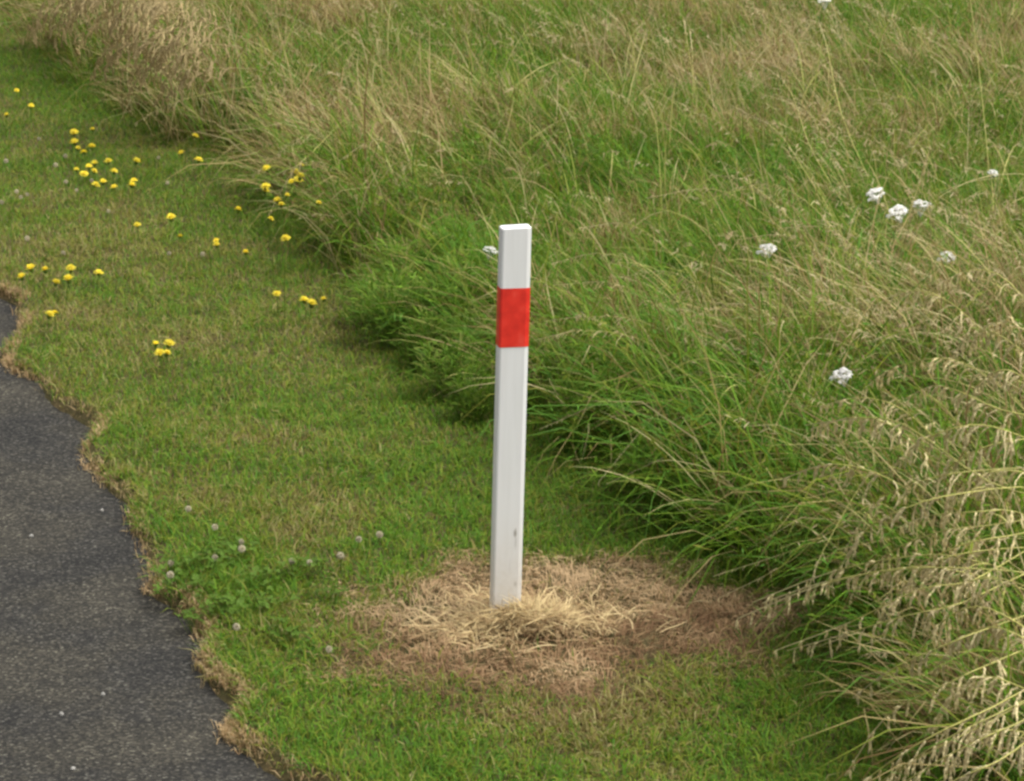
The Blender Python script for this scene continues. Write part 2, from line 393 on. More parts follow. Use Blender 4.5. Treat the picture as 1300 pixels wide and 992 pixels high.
acc.add(V, T, (cols2[ci] * (.85 + .3 * rng.random((n, 1))))[bi])
# a few straws standing against the foot of the post
n = 70
x = POST[0] + (rng.random(n) - .35) * .16; y = POST[1] - .035 - .07 * rng.random(n); z = ground_z(x, y)
V, T, tt, bi, S = blades(np.stack([x, y, z], 1), np.pi / 2 + rng.normal(0, .9, n), .03 + .06 * rng.random(n), .3 + .7 * rng.random(n), .2 + .5 * rng.random(n), .002 + .001 * rng.random(n), 3, z)
acc.add(V, T, (cols2[rng.integers(0, 3, n)] * (.85 + .3 * rng.random((n, 1))))[bi])
stuff('dead_grass', acc.mesh('dead_grass', M['straw']), 'round patch of brown dead grass around the foot of the marker post', 'dead grass')

# ------------------------------------------------------------------ the long grass
def tufted(n, per, spread, **kw):
    c = sample(max(1, n // per), **kw)
    rep = np.repeat(np.arange(len(c)), per); p = c[rep] + rng.normal(0, spread, (len(rep), 2))
    return p, rep, len(c)
OUT_AZ = math.atan2(-E_N[1], -E_N[0])                  # out of the long grass, over the verge
acc = Acc()
# understorey
P, rep, nc = tufted(135000, 22, .045, power=1.05, vlo=v_long)
x, y = P[:, 0], P[:, 1]; u, v = uv(x, y); n = len(x); z = ground_z(x, y); lv = v - v_long(u)
dry = dry_long(x, y) + (fbm(x, y, .42, 83) - .5) * 1.3; td = rng.normal(0, .2, nc)[rep]
L = (.09 + .15 * rng.random(n)) * (.75 + .6 * fbm(x, y, .7, 82)) * (1 + rng.normal(0, .18, nc)[rep])
az = np.where(rng.random(n) < .45, OUT_AZ + rng.normal(0, .9, n), rng.random(n) * 2 * np.pi)
V, T, tt, bi, S = blades(np.stack([x, y, z - .004], 1), az, np.abs(L), .1 + .7 * rng.random(n), .3 + 1.2 * rng.random(n), .0022 + .0022 * rng.random(n), 3, z)
C, _ = colours(np.clip(dry + td, 0, 1), .12, True); acc.add(V, T, C[bi])
# tall blades
P, rep, nc = tufted(88000, 26, .05, power=1.05, vlo=v_long)
x, y = P[:, 0], P[:, 1]; u, v = uv(x, y); n = len(x); z = ground_z(x, y); lv = v - v_long(u)
dry = dry_long(x, y) + (fbm(x, y, .42, 83) - .5) * 1.7 + .08 * sstep(9, 11, y); td = rng.normal(0, .34, nc)[rep]
hmap = .1 + 1.75 * fbm(x, y, .6, 84)
edge = 1 - sstep(0, .55, lv)
L = (.15 + .27 * rng.random(n)) * hmap * (1 + rng.normal(0, .15, nc)[rep]) * (1 + .25 * edge) * (1 - .45 * sstep(8.0, 10.5, y) * (1 - edge)) * (1 + .35 * (1 - sstep(6.6, 7.6, y))) * (1 + .5 * edge * sstep(11, 12.5, y))
taz = rng.normal(0, .75, nc)[rep]
swirl = (fbm(x, y, .8, 85) - .5) * 12.0 * (1 - .85 * edge)
az = OUT_AZ + taz + swirl + rng.normal(0, .7, n) + (rng.random(n) < .2) * (rng.random(n) - .5) * 6
lean = np.clip(.15 + (.95 - .55 * edge) * rng.random(n) + rng.normal(0, .18, nc)[rep], .03, 1.3)
V, T, tt, bi, S = blades(np.stack([x, y, z - .005], 1), az, np.abs(L), lean, .4 + 1.5 * rng.random(n) + .4 * edge, .0028 + .003 * rng.random(n), 4, z, drift=.9)
C, isd = colours(np.clip(dry + td, 0, 1), .12, True); acc.add(V, T, C[bi])
# bold pale blades arching out over the bank in sheaves
P, rep2, nc2 = tufted(5200, 9, .035, power=.9, y1=13.0, vlo=v_long)
x2, y2 = P[:, 0], P[:, 1]; n2 = len(x2); z2 = ground_z(x2, y2); d2 = dry_long(x2, y2) + (fbm(x2, y2, .42, 83) - .5) * .8
k2 = rng.random(n2) < np.clip(.25 + d2 * 1.2, .15, 1) * (1 - .68 * sstep(7.8, 9.5, y2)) * (.5 + .5 * sstep(6.4, 7.2, y2)); x2, y2, z2, rep2 = x2[k2], y2[k2], z2[k2], rep2[k2]; n2 = len(x2)
V, T, tt, bi2, _ = blades(np.stack([x2, y2, z2], 1), OUT_AZ + rng.normal(0, 1.0, nc2)[rep2] * (.6 + .8 * sstep(8, 10, y2)) + rng.normal(0, .3, n2), .26 + .30 * rng.random(n2),
                          np.clip(.35 + rng.normal(0, .3, nc2)[rep2] + .35 * rng.random(n2), .05, 1.25), .5 + .8 * rng.random(n2), .003 + .0028 * rng.random(n2), 6, z2, drift=.35)
cb = np.array([[.44, .39, .17], [.38, .35, .12], [.30, .31, .08], [.50, .43, .22], [.24, .28, .05], [.36, .27, .13]])
acc.add(V, T, (cb[(rng.integers(0, 6, nc2)[rep2] + (rng.random(n2) < .35) * rng.integers(0, 6, n2)) % 6] * (.85 + .35 * rng.random((n2, 1))))[bi2])
# leaflets of the herbs that climb through the greener grass
gi = np.where(~isd & (rng.random(n) < .30) & (lv > -.05))[0]; m = 5
ti = .7 + rng.random((len(gi), m)) * 2.7; i0 = np.floor(ti).astype(int); f = (ti - i0)[..., None]
B = (S[gi[:, None], i0] * (1 - f) + S[gi[:, None], i0 + 1] * f).reshape(-1, 3); bb = len(B)
V, T, tt, bi, _ = blades(B, rng.random(bb) * 6.283, .014 + .022 * rng.random(bb), .5 + 1.0 * rng.random(bb), .9 * rng.random(bb), .004 + .005 * rng.random(bb), 2, prof=np.array([.3, 1, 0]))
acc.add(V, T, (np.repeat(C[gi], m, 0) * (.85 + .35 * rng.random((bb, 1))))[bi])
stuff('long_grass', acc.mesh('long_grass', M['grass']), 'tall tangled green and straw coloured grass growing behind the verge', 'grass')

# fine flowering stems through the mass, far too many to count
acc = Acc()
P, rep, nc = tufted(3400, 7, .06, power=.9, vlo=lambda u: v_long(u) + .04)
x, y = P[:, 0], P[:, 1]; u, v = uv(x, y); n = len(x); z = ground_z(x, y)
dry = dry_long(x, y) + rng.normal(0, .12, n)
k = rng.random(n) < np.clip((dry - .15) * 1.7, .03, 1); x, y, z, rep, dry = x[k], y[k], z[k], rep[k], dry[k]; n = len(x)
L = .36 + .28 * rng.random(n)
az = OUT_AZ + (fbm(x, y, 1.1, 85) - .5) * 5 + rng.normal(0, .6, nc)[rep] + rng.normal(0, .4, n)
V, T, tt, bi, S = blades(np.stack([x, y, z], 1), az, L, .12 + .45 * rng.random(n), .5 + .9 * rng.random(n), .0019 + .0008 * rng.random(n), 7, z, drift=.3, prof=np.linspace(1, .4, 8))
cst = np.array([[.40, .34, .17], [.33, .27, .12], [.26, .24, .08], [.46, .39, .21]])
ck = cst[rng.integers(0, 4, n)] * (.8 + .4 * rng.random((n, 1))); acc.add(V, T, ck[bi])
m = 18
ti = rng.random((n, m)) * 2.2 + 4.8; i0 = np.clip(np.floor(ti).astype(int), 0, 6); f = (ti - i0)[..., None]
B = S[np.arange(n)[:, None], i0] * (1 - f) + S[np.arange(n)[:, None], np.clip(i0 + 1, 0, 7)] * f
B = B.reshape(-1, 3); bb = len(B); azs = np.repeat(az, m) + rng.normal(0, .9, bb)
V, T, tt, bi, _ = blades(B, azs, .012 + .022 * rng.random(bb), .9 + 1.2 * rng.random(bb), .6 * rng.random(bb), .0024 + .0014 * rng.random(bb), 2, prof=np.array([.4, 1, 0]))
csd = np.array([[.38, .31, .17], [.34, .27, .15], [.28, .21, .11], [.42, .35, .20]])
acc.add(V, T, (np.repeat(csd[rng.integers(0, 4, n)], m, 0) * (.8 + .4 * rng.random((bb, 1))))[bi])
stuff('flowering_grass', acc.mesh('flowering_grass', M['straw']), 'fine straw coloured seed stems mixed all through the long grass', 'grass')

# ------------------------------------------------------------------ single things: helpers
class MB:
    def __init__(s): s.V = []; s.T = []
    def poly(s, pts, tris):
        b = len(s.V); s.V += [tuple(p) for p in pts]; s.T += [tuple(i + b for i in t) for t in tris]
    def tube(s, pts, radii, sides=5, cap=True):
        pts = [Vector(p) for p in pts]; rings = []
        for i, p in enumerate(pts):
            t = (pts[min(i + 1, len(pts) - 1)] - pts[max(i - 1, 0)]).normalized()
            q = t.cross(Vector((.3, .9, .2))).normalized(); r = t.cross(q)
            rings.append([p + (q * math.cos(2 * math.pi * k / sides) + r * math.sin(2 * math.pi * k / sides)) * radii[i] for k in range(sides)])
        V = [v for ring in rings for v in ring]; T = []
        for i in range(len(pts) - 1):
            for k in range(sides):
                a, b = i * sides + k, i * sides + (k + 1) % sides; T += [(a, b, b + sides), (a, b + sides, a + sides)]
        if cap:
            e = (len(pts) - 1) * sides; T += [(e, e + k, e + k + 1) for k in range(1, sides - 1)]
        s.poly(V, T)
    def spikelet(s, p, d, l, w):
        d = Vector(d).normalized(); q = d.orthogonal().normalized(); r = d.cross(q); p = Vector(p); m = p + d * l * .4
        s.poly([p, m + q * w, m + r * w, m - q * w, m - r * w, p + d * l],
               [(0, 2, 1), (0, 3, 2), (0, 4, 3), (0, 1, 4), (5, 1, 2), (5, 2, 3), (5, 3, 4), (5, 4, 1)])
    def mesh(s, name, mat, smooth=True): return tri_mesh(name, np.array(s.V), np.array(s.T), None, mat, smooth)
def spline(ctrl, n):
    P = [Vector(p) for p in ctrl]; P = [P[0] * 2 - P[1]] + P + [P[-1] * 2 - P[-2]]; out = []
    m = len(P) - 3
    for i in range(n + 1):
        s = i / n * m; k = min(int(s), m - 1); t = s - k; a, b, c, d = P[k:k + 4]
        out.append(.5 * ((2 * b) + (c - a) * t + (2 * a - 5 * b + 4 * c - d) * t * t + (3 * b - a - 3 * c + d) * t ** 3))
    return out
def gz1(x, y): return float(ground_z(np.array([x]), np.array([y]))[0])
def stalk(name, ctrl, label, cat, group, head=.42, blen=.055, count=34, droop=1.0, rad=.002, mats=('stem', 'seed'), slen=.014, swid=.0021, leafy=True):
    """one flowering grass stalk: ctrl runs from its foot in the soil to its tip"""
    ctrl = [Vector(tuple(float(q) for q in p)) for p in ctrl]; foot = ctrl[0].copy()
    pts = [p - foot for p in spline(ctrl, 18)]
    root = thing(name, label, cat, foot, 0, group)
    mb = MB(); mb.tube(pts, [rad * (1 - .6 * i / 18) for i in range(19)], 4); st = mb.mesh('stem', M[mats[0]])
    link('stem', st, root)
    if count:
        mb = MB(); h0 = int(18 * (1 - head)); mb.tube(pts[h0:], [rad * .5] * (19 - h0), 4)
        for k in range(count):
            t = 1 - head * (1 - (k + random.random()) / count); s = t * 18; i = min(int(s), 17)
            p = pts[i].lerp(pts[i + 1], s - i); tan = (pts[i + 1] - pts[i]).normalized()
            rel = (t - (1 - head)) / head
            bl = blen * (1.15 - .8 * rel) * (.45 + .75 * random.random())
            sd = Vector((random.uniform(-1, 1), random.uniform(-1, 1), random.uniform(-.6, .8)))
            d = (tan * .9 + sd * .75).normalized(); q = p.copy(); path = [q.copy()]
            for j in range(4):
                d = (d + Vector((0, 0, -.42 * droop))).normalized(); q = q + d * bl / 4; path.append(q.copy())
            mb.tube(path, [rad * .35] * 5, 3, False)
            for j in range(1, 5):
                along = (path[j] - path[j - 1]).normalized()
                for f_ in ((.0, .5) if bl > .03 else (.3,)):
                    dd = (along + Vector((random.uniform(-.3, .3), random.uniform(-.3, .3), random.uniform(-.25, .15)))).normalized()
                    mb.spikelet(path[j - 1].lerp(path[j], f_), dd, slen * random.uniform(.8, 1.25), swid * random.uniform(.8, 1.2))
        link('seed_head', mb.mesh('seed_head', M[mats[1]], False), root)
    if leafy:
        mb = MB(); i = random.randint(4, 8); p = pts[i]; a = random.uniform(0, 6.28); d = Vector((math.cos(a), math.sin(a), .8)); Vv = []; Tt = []
        ll = random.uniform(.08, .16); q = p.copy(); sidev = Vector((-math.sin(a), math.cos(a), 0))
        for j in range(6):
            wv = .0022 * (1 - j / 5.0) + .0002; Vv += [q - sidev * wv, q + sidev * wv]
            d = (d + Vector((0, 0, -.4))).normalized(); q = q + d * ll / 5
            if j: Tt += [(2 * j - 2, 2 * j - 1, 2 * j + 1), (2 * j - 2, 2 * j + 1, 2 * j)]
        mb.poly(Vv, Tt); link('leaf', mb.mesh('leaf', M[mats[0]]), root)
    return root
def from_sight(pts, foot_dx=.12, foot_dy=.1):
    """pts = (px, py, height) from the far (root) end to the tip; adds a foot in the soil"""
    W = [Vector(tuple(float(c) for c in atz(*p))) for p in pts]
    a, b = W[0], W[1]; d = a - b; d.z = 0; d = d.normalized() if d.length > 1e-6 else Vector((1, 0, 0))
    f = a + d * a.z * .45 + Vector((0, foot_dy * .3, 0)); f.z = gz1(f.x, f.y) - .004
    mid = a.lerp(f, .5) - d * .0; mid += d * a.z * .08
    return [f, mid] + W

# ------------------------------------------------------------------ the marker post
def post_material():
    m, n = new_mat('white_plastic')
    tc = N(n, 'ShaderNodeTexCoord'); sp = N(n, 'ShaderNodeSeparateXYZ'); n.links.new(tc.outputs['Object'], sp.inputs[0])
    mp = N(n, 'ShaderNodeMapping'); mp.inputs['Scale'].default_value = (60, 60, 3); n.links.new(tc.outputs['Object'], mp.inputs[0])
    a = N(n, 'ShaderNodeTexNoise', Scale=1.0, Detail=6.0, Roughness=.65); n.links.new(mp.outputs[0], a.inputs['Vector'])
    r = ramp(n, [(.3, (.68, .68, .66)), (.6, (.73, .73, .715)), (.8, (.75, .75, .735))]); n.links.new(a.outputs[0], r.inputs[0])
    # splashed soil near the foot
    b = N(n, 'ShaderNodeTexNoise', Scale=45.0, Detail=6.0, Roughness=.75); n.links.new(tc.outputs['Object'], b.inputs['Vector'])
    mr = N(n, 'ShaderNodeMapRange'); mr.inputs['From Min'].default_value = .32; mr.inputs['From Max'].default_value = .03; n.links.new(sp.outputs['Z'], mr.inputs['Value'])
    pw = N(n, 'ShaderNodeMath', operation='POWER'); pw.inputs[1].default_value = 1.5; n.links.new(mr.outputs[0], pw.inputs[0])
    mu = N(n, 'ShaderNodeMath', operation='MULTIPLY'); n.links.new(pw.outputs[0], mu.inputs[0]); n.links.new(b.outputs[0], mu.inputs[1])
    mx = N(n, 'ShaderNodeMix', data_type='RGBA'); mx.inputs[7].default_value = (.40, .33, .23, 1)
    n.links.new(mu.outputs[0], mx.inputs[0]); n.links.new(r.outputs[0], mx.inputs[6])
    # two scuff marks
    src = mx.outputs[2]
    for (sx, sz, rx_, rz_, s) in ((.0155, .252, .0055, .016, .75), (.017, .228, .004, .022, .28), (.019, .122, .006, .010, .4), (.004, .165, .003, .03, .12)):
        cx = N(n, 'ShaderNodeCombineXYZ'); 
        ax = N(n, 'ShaderNodeMath', operation='SUBTRACT'); ax.inputs[1].default_value = sx; n.links.new(sp.outputs['X'], ax.inputs[0])
        az_ = N(n, 'ShaderNodeMath', operation='SUBTRACT'); az_.inputs[1].default_value = sz; n.links.new(sp.outputs['Z'], az_.inputs[0])
        dx = N(n, 'ShaderNodeMath', operation='DIVIDE'); dx.inputs[1].default_value = rx_; n.links.new(ax.outputs[0], dx.inputs[0])
        dz = N(n, 'ShaderNodeMath', operation='DIVIDE'); dz.inputs[1].default_value = rz_; n.links.new(az_.outputs[0], dz.inputs[0])
        n.links.new(dx.outputs[0], cx.inputs[0]); n.links.new(dz.outputs[0], cx.inputs[2])
        ln = N(n, 'ShaderNodeVectorMath', operation='LENGTH'); n.links.new(cx.outputs[0], ln.inputs[0])
        ad = N(n, 'ShaderNodeMath', operation='MULTIPLY_ADD'); ad.inputs[1].default_value = 1.6; n.links.new(b.outputs[0], ad.inputs[0]); 
        n.links.new(ln.outputs['Value'], ad.inputs[2])
        m2 = N(n, 'ShaderNodeMapRange'); m2.inputs['From Min'].default_value = 1.75; m2.inputs['From Max'].default_value = .9; m2.inputs['To Max'].default_value = s
        n.links.new(ad.outputs[0], m2.inputs['Value'])
        k = N(n, 'ShaderNodeMix', data_type='RGBA'); k.inputs[7].default_value = (.16, .14, .10, 1)
        n.links.new(m2.outputs[0], k.inputs[0]); n.links.new(src, k.inputs[6]); src = k.outputs[2]
    p = N(n, 'ShaderNodeBsdfPrincipled', Roughness=.45); p.inputs['Specular IOR Level'].default_value = .4
    o = N(n, 'ShaderNodeOutputMaterial'); n.links.new(src, p.inputs['Base Color']); n.links.new(p.outputs[0], o.inputs['Surface'])
    return m
def red_material():
    m, n = new_mat('red_reflective_film')
    tc = N(n, 'ShaderNodeTexCoord'); a = N(n, 'ShaderNodeTexNoise', Scale=35.0, Detail=5.0); n.links.new(tc.outputs['Object'], a.inputs['Vector'])
    r = ramp(n, [(.3, (.60, .024, .016)), (.55, (.74, .036, .022)), (.8, (.78, .075, .05))]); n.links.new(a.outputs[0], r.inputs[0])
    p = N(n, 'ShaderNodeBsdfPrincipled', Roughness=.35); o = N(n, 'ShaderNodeOutputMaterial')
    n.links.new(r.outputs[0], p.inputs['Base Color']); n.links.new(p.outputs[0], o.inputs['Surface'])
    return m
M['post'] = post_material(); M['red'] = red_material()
def profile(grow=0.0):
    """a board with a broad front, rounded left corner and a folded-back right flange"""
    hw, dp = .0355 + grow, .019 + grow
    P = [(-hw, dp - .004), (-hw, -dp + .005), (-hw + .0015, -dp + .0015), (-hw + .005, -dp), (.0245, -dp), (.0265, -dp + .0003), (hw - .001, -dp + .0035), (hw, -dp + .0055), (hw, dp - .004), (hw - .004, dp), (-hw + .004, dp)]
    return P
def prism(P, zs, top=True, tilt=0.0):
    n = len(P); V = []; T = []
    for z in zs: V += [(p[0], p[1], z + (p[0] * tilt if z == zs[-1] else 0)) for p in P]
    for i in range(len(zs) - 1):
        for k in range(n):
            a, b = i * n + k, i * n + (k + 1) % n; T += [(a, b, b + n), (a, b + n, a + n)]
    if top:
        e = (len(zs) - 1) * n; c = len(V); ins = [(p[0] * .93, p[1] * .9, zs[-1] + .0022 + p[0] * tilt) for p in P]; V += ins
        for k in range(n):
            a, b = e + k, e + (k + 1) % n; T += [(a, b, c + (k + 1) % n), (a, c + (k + 1) % n, c + k)]
        V.append((0, 0, zs[-1] + .003)); T += [(c + k, c + (k + 1) % n, len(V) - 1) for k in range(n)]
    return V, T
root = thing('marker_post', 'white plastic verge marker post with red band, standing in dead grass', 'marker post', (POST[0], POST[1], 0.0), R(13))
root.rotation_euler = (R(-0.3), R(1.6), R(13))
V, T = prism(profile(), [-.2] + list(np.linspace(0, .995, 12)), True, .035)
link('post', tri_mesh('post', V, T, None, M['post'], False), root)
V, T = prism(profile(.0009), [.711, .75, .79, .853], False)
band = link('reflective_band', tri_mesh('reflective_band', V, T, None, M['red'], False), root); band['label'] = 'bright red reflective band wrapped round the post'

# ------------------------------------------------------------------ seed-headed stalks one can tell apart
pale = 'pale straw stalk with drooping branched seed head, arching from tall grass beyond the dead patch'
PG = 'pale arching seed stalks'
for pts in [
    [(1330,742,.40),(1235,712,.46),(1168,705,.45),(1060,725,.36),(956,765,.22)],
    [(1330,735,.42),(1230,722,.47),(1150,723,.44),(1050,738,.34),(968,766,.24)],
    [(1340,662,.46),(1250,668,.50),(1190,676,.47),(1125,705,.36),(1082,755,.22)],
    [(1340,700,.42),(1260,698,.48),(1190,712,.45),(1150,742,.36),(1120,790,.24)],
    [(1340,775,.40),(1255,798,.44),(1203,818,.42),(1132,850,.32),(1083,886,.20)],
    [(1340,815,.38),(1260,842,.42),(1203,868,.40),(1125,910,.28),(1073,985,.12)],
    [(1340,862,.36),(1260,898,.40),(1170,942,.34),(1100,990,.20),(1070,1020,.12)],
    [(1340,880,.38),(1270,905,.42),(1190,945,.36),(1120,992,.24),(1085,1030,.14)],
    [(1340,925,.38),(1270,965,.40),(1210,992,.36),(1150,1030,.26)],
    [(1330,690,.44),(1235,737,.44),(1168,748,.42),(1080,790,.30),(985,826,.16)],
    [(1330,722,.42),(1220,766,.42),(1150,782,.38),(1070,806,.28),(1000,826,.16)],
    [(1340,600,.50),(1240,598,.55),(1167,612,.52),(1110,640,.42),(1072,700,.28)],
    [(1345,640,.46),(1255,612,.55),(1150,540,.62),(1090,532,.60),(1022,540,.50)],
    [(1350,540,.48),(1270,520,.58),(1220,498,.62),(1185,490,.60),(1150,506,.52)],
    [(1350,580,.48),(1280,548,.58),(1230,540,.60),(1170,560,.54),(1130,596,.42)],
    [(1345,560,.52),(1285,560,.56),(1240,572,.54),(1200,598,.46),(1170,640,.36)],
    [(1350,680,.42),(1290,650,.52),(1240,650,.54),(1180,655,.48),(1140,670,.40)],
    [(1350,620,.48),(1300,600,.55),(1255,600,.56),(1215,625,.48),(1196,668,.38)],
    [(1345,830,.36),(1290,790,.46),(1240,770,.47),(1195,790,.40),(1165,830,.28)],
    [(1345,770,.38),(1290,740,.46),(1245,735,.47),(1200,755,.42),(1175,800,.30)],
    [(1345,900,.32),(1290,870,.42),(1245,860,.42),(1205,885,.34),(1180,930,.22)],
    [(1345,950,.32),(1300,930,.40),(1255,930,.40),(1215,960,.32),(1195,1000,.22)],
    [(1340,480,.52),(1290,440,.62),(1255,420,.64),(1225,430,.58),(1205,460,.48)],
    [(1300,520,.50),(1240,470,.58),(1190,455,.60),(1130,470,.54),(1090,500,.45)], [(1260,430,.45),(1200,380,.58),(1150,370,.58),(1100,395,.50)],
    [(1320,400,.50),(1270,350,.60),(1225,345,.60),(1180,370,.52)], [(1200,600,.40),(1140,545,.55),(1085,530,.56),(1030,545,.48)], [(1180,640,.38),(1110,600,.50),(1050,590,.50),(990,610,.42)],
    [(1340,520,.52),(1300,480,.60),(1270,470,.62),(1240,490,.56),(1225,530,.46)],
]:
    for rep_ in range(1 + (random.random() < .35)):
        jx, jy, jz = (0, 0, 0) if rep_ == 0 else (random.uniform(-22, 30), random.uniform(-24, 24), random.uniform(-.05, .03))
        tw = random.uniform(-14, 14) * rep_
        q_ = [(a_ + jx, b_ + jy + tw * i_ / 3, c_ + jz) for i_, (a_, b_, c_) in enumerate(pts)]
        stalk('grass_stalk', from_sight(q_), pale, 'grass stalk', PG, head=.55, blen=random.uniform(.05, .085), count=random.randint(14, 22), droop=1.6, slen=.017, swid=.0029, rad=.0027)

bare = 'thin straw grass stalk slanting down towards the dead patch with a slender tip'
for pts in [
    [(1110,600,.44),(1050,690,.36),(1020,765,.24)], [(1120,640,.40),(1030,690,.30),(905,732,.14)], [(1090,650,.40),(1000,715,.26),(912,760,.12)],
    [(1180,502,.60),(1130,580,.44),(1070,668,.26)], [(1000,470,.40),(880,560,.26),(770,615,.10)], [(900,455,.42),(790,500,.30),(685,545,.16)],
    [(930,480,.42),(850,510,.32),(760,612,.14)], [(1090,400,.52),(1000,455,.40),(900,510,.26)],
]:
    stalk('grass_stalk', from_sight(pts), bare, 'grass stalk', 'slender slanting stalks', head=.22, blen=.018, count=12, droop=.6, rad=.0017, slen=.008, swid=.001)

mid = 'slender feathery grass stalk leaning across the green long grass behind the marker post'
for pts in [
    [(905,440,.25),(840,360,.42),(770,322,.46),(700,335,.40)], [(950,470,.25),(850,400,.42),(780,360,.44),(705,362,.36)],
    [(900,460,.28),(820,410,.40),(750,402,.40),(690,408,.32)], [(880,470,.24),(810,430,.36),(740,420,.38),(680,432,.32)],
    [(930,420,.25),(860,330,.45),(800,285,.48),(735,290,.44)], [(1050,340,.3),(960,265,.44),(900,240,.46),(820,252,.40)],
    [(1060,345,.3),(1010,285,.46),(950,232,.50),(905,222,.46)], [(1080,330,.32),(1040,270,.48),(985,235,.50),(930,240,.44)],
    [(1100,290,.3),(1055,200,.5),(1025,140,.58),(985,120,.58)], [(1120,260,.28),(1070,150,.55),(1050,60,.65),(1040,30,.66)],
    [(1085,280,.3),(1030,190,.48),(1000,110,.56),(955,75,.56)], [(1070,290,.3),(1020,215,.46),(985,165,.52),(930,135,.50)],
    [(980,470,.3),(900,380,.46),(850,345,.48),(790,352,.42)], [(1010,480,.3),(950,410,.45),(890,370,.48),(835,380,.42)],
    [(1130,420,.3),(1065,345,.48),(1000,300,.52),(935,305,.46)], [(1150,400,.32),(1100,330,.5),(1050,290,.54),(990,290,.50)],
    [(1040,500,.3),(1000,430,.45),(960,390,.5),(905,385,.45)],
]:
    stalk('grass_stalk', from_sight(pts), mid, 'grass stalk', 'slender feathery stalks behind the post', head=.36, blen=.034, count=20, droop=.8, rad=.002, slen=.011, swid=.0016)

p = [(1262,312,.10),(1254,200,.40),(1243,90,.66),(1232,0,.86),(1226,-50,.96)]
stalk('grass_stalk', from_sight(p, foot_dx=0), 'tall lone pale stalk standing upright high above the rest of the grass', 'grass stalk', None, head=.14, blen=.02, count=14, rad=.0022, slen=.01)
for pts in ([(890,205,.12),(884,130,.34),(872,50,.56),(868,25,.60)], [(882,205,.12),(880,150,.28),(879,70,.48),(876,40,.54)]):
    stalk('grass_stalk', from_sight(pts, foot_dx=0), 'straight straw stalk, one of an upright pair in the far meadow grass', 'grass stalk', 'upright pair of stalks', head=.2, blen=.02, count=12, rad=.0021, slen=.01)
for pts in ([(470,230,.2),(410,180,.4),(380,175,.42),(320,225,.24)], [(440,150,.3),(400,190,.36),(370,220,.30),(340,275,.12)], [(330,110,.3),(260,120,.4),(210,135,.36),(170,158,.2)],
            [(250,0,.3),(222,30,.44),(200,62,.44),(165,90,.34)], [(480,280,.2),(440,225,.42),(400,205,.45),(350,222,.38)], [(560,240,.2),(505,190,.4),(470,180,.42),(430,205,.34)]):
    stalk('grass_stalk', from_sight(pts), 'pale bent stalk drooping over the yellow flowers at the verge margin', 'grass stalk', 'bent stalks at the verge margin', head=.3, blen=.03, count=14, rad=.002, slen=.01)

# brown plumes hanging over the far verge
for k in range(64):
    s = random.random()
    tx = 28 + 165 * s + random.uniform(-14, 40); ty = 38 + 105 * s + random.uniform(-75, 12)
    ht = .16 + .28 * random.random() + max(0, (120 - ty) / 120) * .14
    tip = (tx, ty, ht)
    stalk('grass_stalk', from_sight([(tx + random.uniform(75, 125), ty - random.uniform(10, 45), ht + .12), (tx + random.uniform(38, 60), ty - random.uniform(38, 58), ht + .24), (tx + random.uniform(10, 22), ty - random.uniform(18, 34), ht + .14), tip]),
          'brown plumed grass stalk drooping over the mown verge beyond the yellow flowers', 'grass stalk', 'brown plumed stalks', head=.5, blen=.085, count=15, droop=1.1, rad=.0019, mats=('plume_stem', 'plume'), slen=.022, swid=.0034, leafy=False)

# ------------------------------------------------------------------ yellow flowers
def flower_mesh(kind):
    mb = MB(); r0 = .0165 if kind != 2 else .013
    for ring, (n, r, lift, base) in enumerate(((17, r0, .002, 0.0), (14, r0 * .78, .0055, .001), (10, r0 * .5, .0075, .002))):
        for k in range(n):
            a = 2 * math.pi * (k + .5 * ring) / n + random.uniform(-.1, .1); rr = r * random.uniform(.85, 1.08); wd = .0026
            ca, sa = math.cos(a), math.sin(a); dz = lift + random.uniform(-.0015, .0015) + (.004 if kind == 1 else 0)
            mb.poly([(ca * .003 + sa * .0008, sa * .003 - ca * .0008, base), (ca * .003 - sa * .0008, sa * .003 + ca * .0008, base),
                     (ca * rr * .75 - sa * wd, sa * rr * .75 + ca * wd, base + dz), (ca * rr * .75 + sa * wd, sa * rr * .75 - ca * wd, base + dz), (ca * rr, sa * rr, base + dz * .8)],
                    [(0, 1, 2), (0, 2, 3), (3, 2, 4)])
    return mb.mesh('petals', M['yellow'])
def cup_mesh():
    mb = MB(); mb.tube([(0, 0, -.009), (0, 0, -.006), (0, 0, 0), (0, 0, .001)], [.0015, .005, .0062, .003], 8); return mb.mesh('calyx', M['green'])
def eye_mesh():
    mb = MB(); mb.tube([(0, 0, .002), (0, 0, .007), (0, 0, .0095)], [.0055, .0048, .002], 8); return mb.mesh('flower_centre', M['yellow_eye'])
def stem_mesh(h, bend, mat='green', r=.0014):
    mb = MB(); mb.tube([(bend * t * t, .3 * bend * t, h * t - (.006 if t == 0 else 0)) for t in (0, .25, .5, .75, 1)], [r * (1.15 - .3 * t) for t in (0, .25, .5, .75, 1)], 5); return mb.mesh('stem', M[mat])
FLW = [flower_mesh(k % 3) for k in range(5)]; CUP = cup_mesh(); EYE = eye_mesh()
Z1 = [(60,330),(107,388),(18,418),(258,484),(326,470),(273,518),(276,541),(335,535),(312,552),(400,584),(335,594),(318,606),(281,614),(347,620),(297,631),(401,622),(481,588),(482,656),(473,671),
      (381,661),(347,670),(411,678),(710,493),(663,557),(717,580),(1092,600),(966,615),(1062,630),(1083,643),(1078,655),(1040,665),(966,676),(966,693),(1039,708),(993,728),(1003,743),(978,793),
      (1018,864),(1142,735),(853,760),(612,791),(495,817),(639,856),(790,870),(788,887),(896,912),(125,972),(152,977),(254,975),(345,988)]
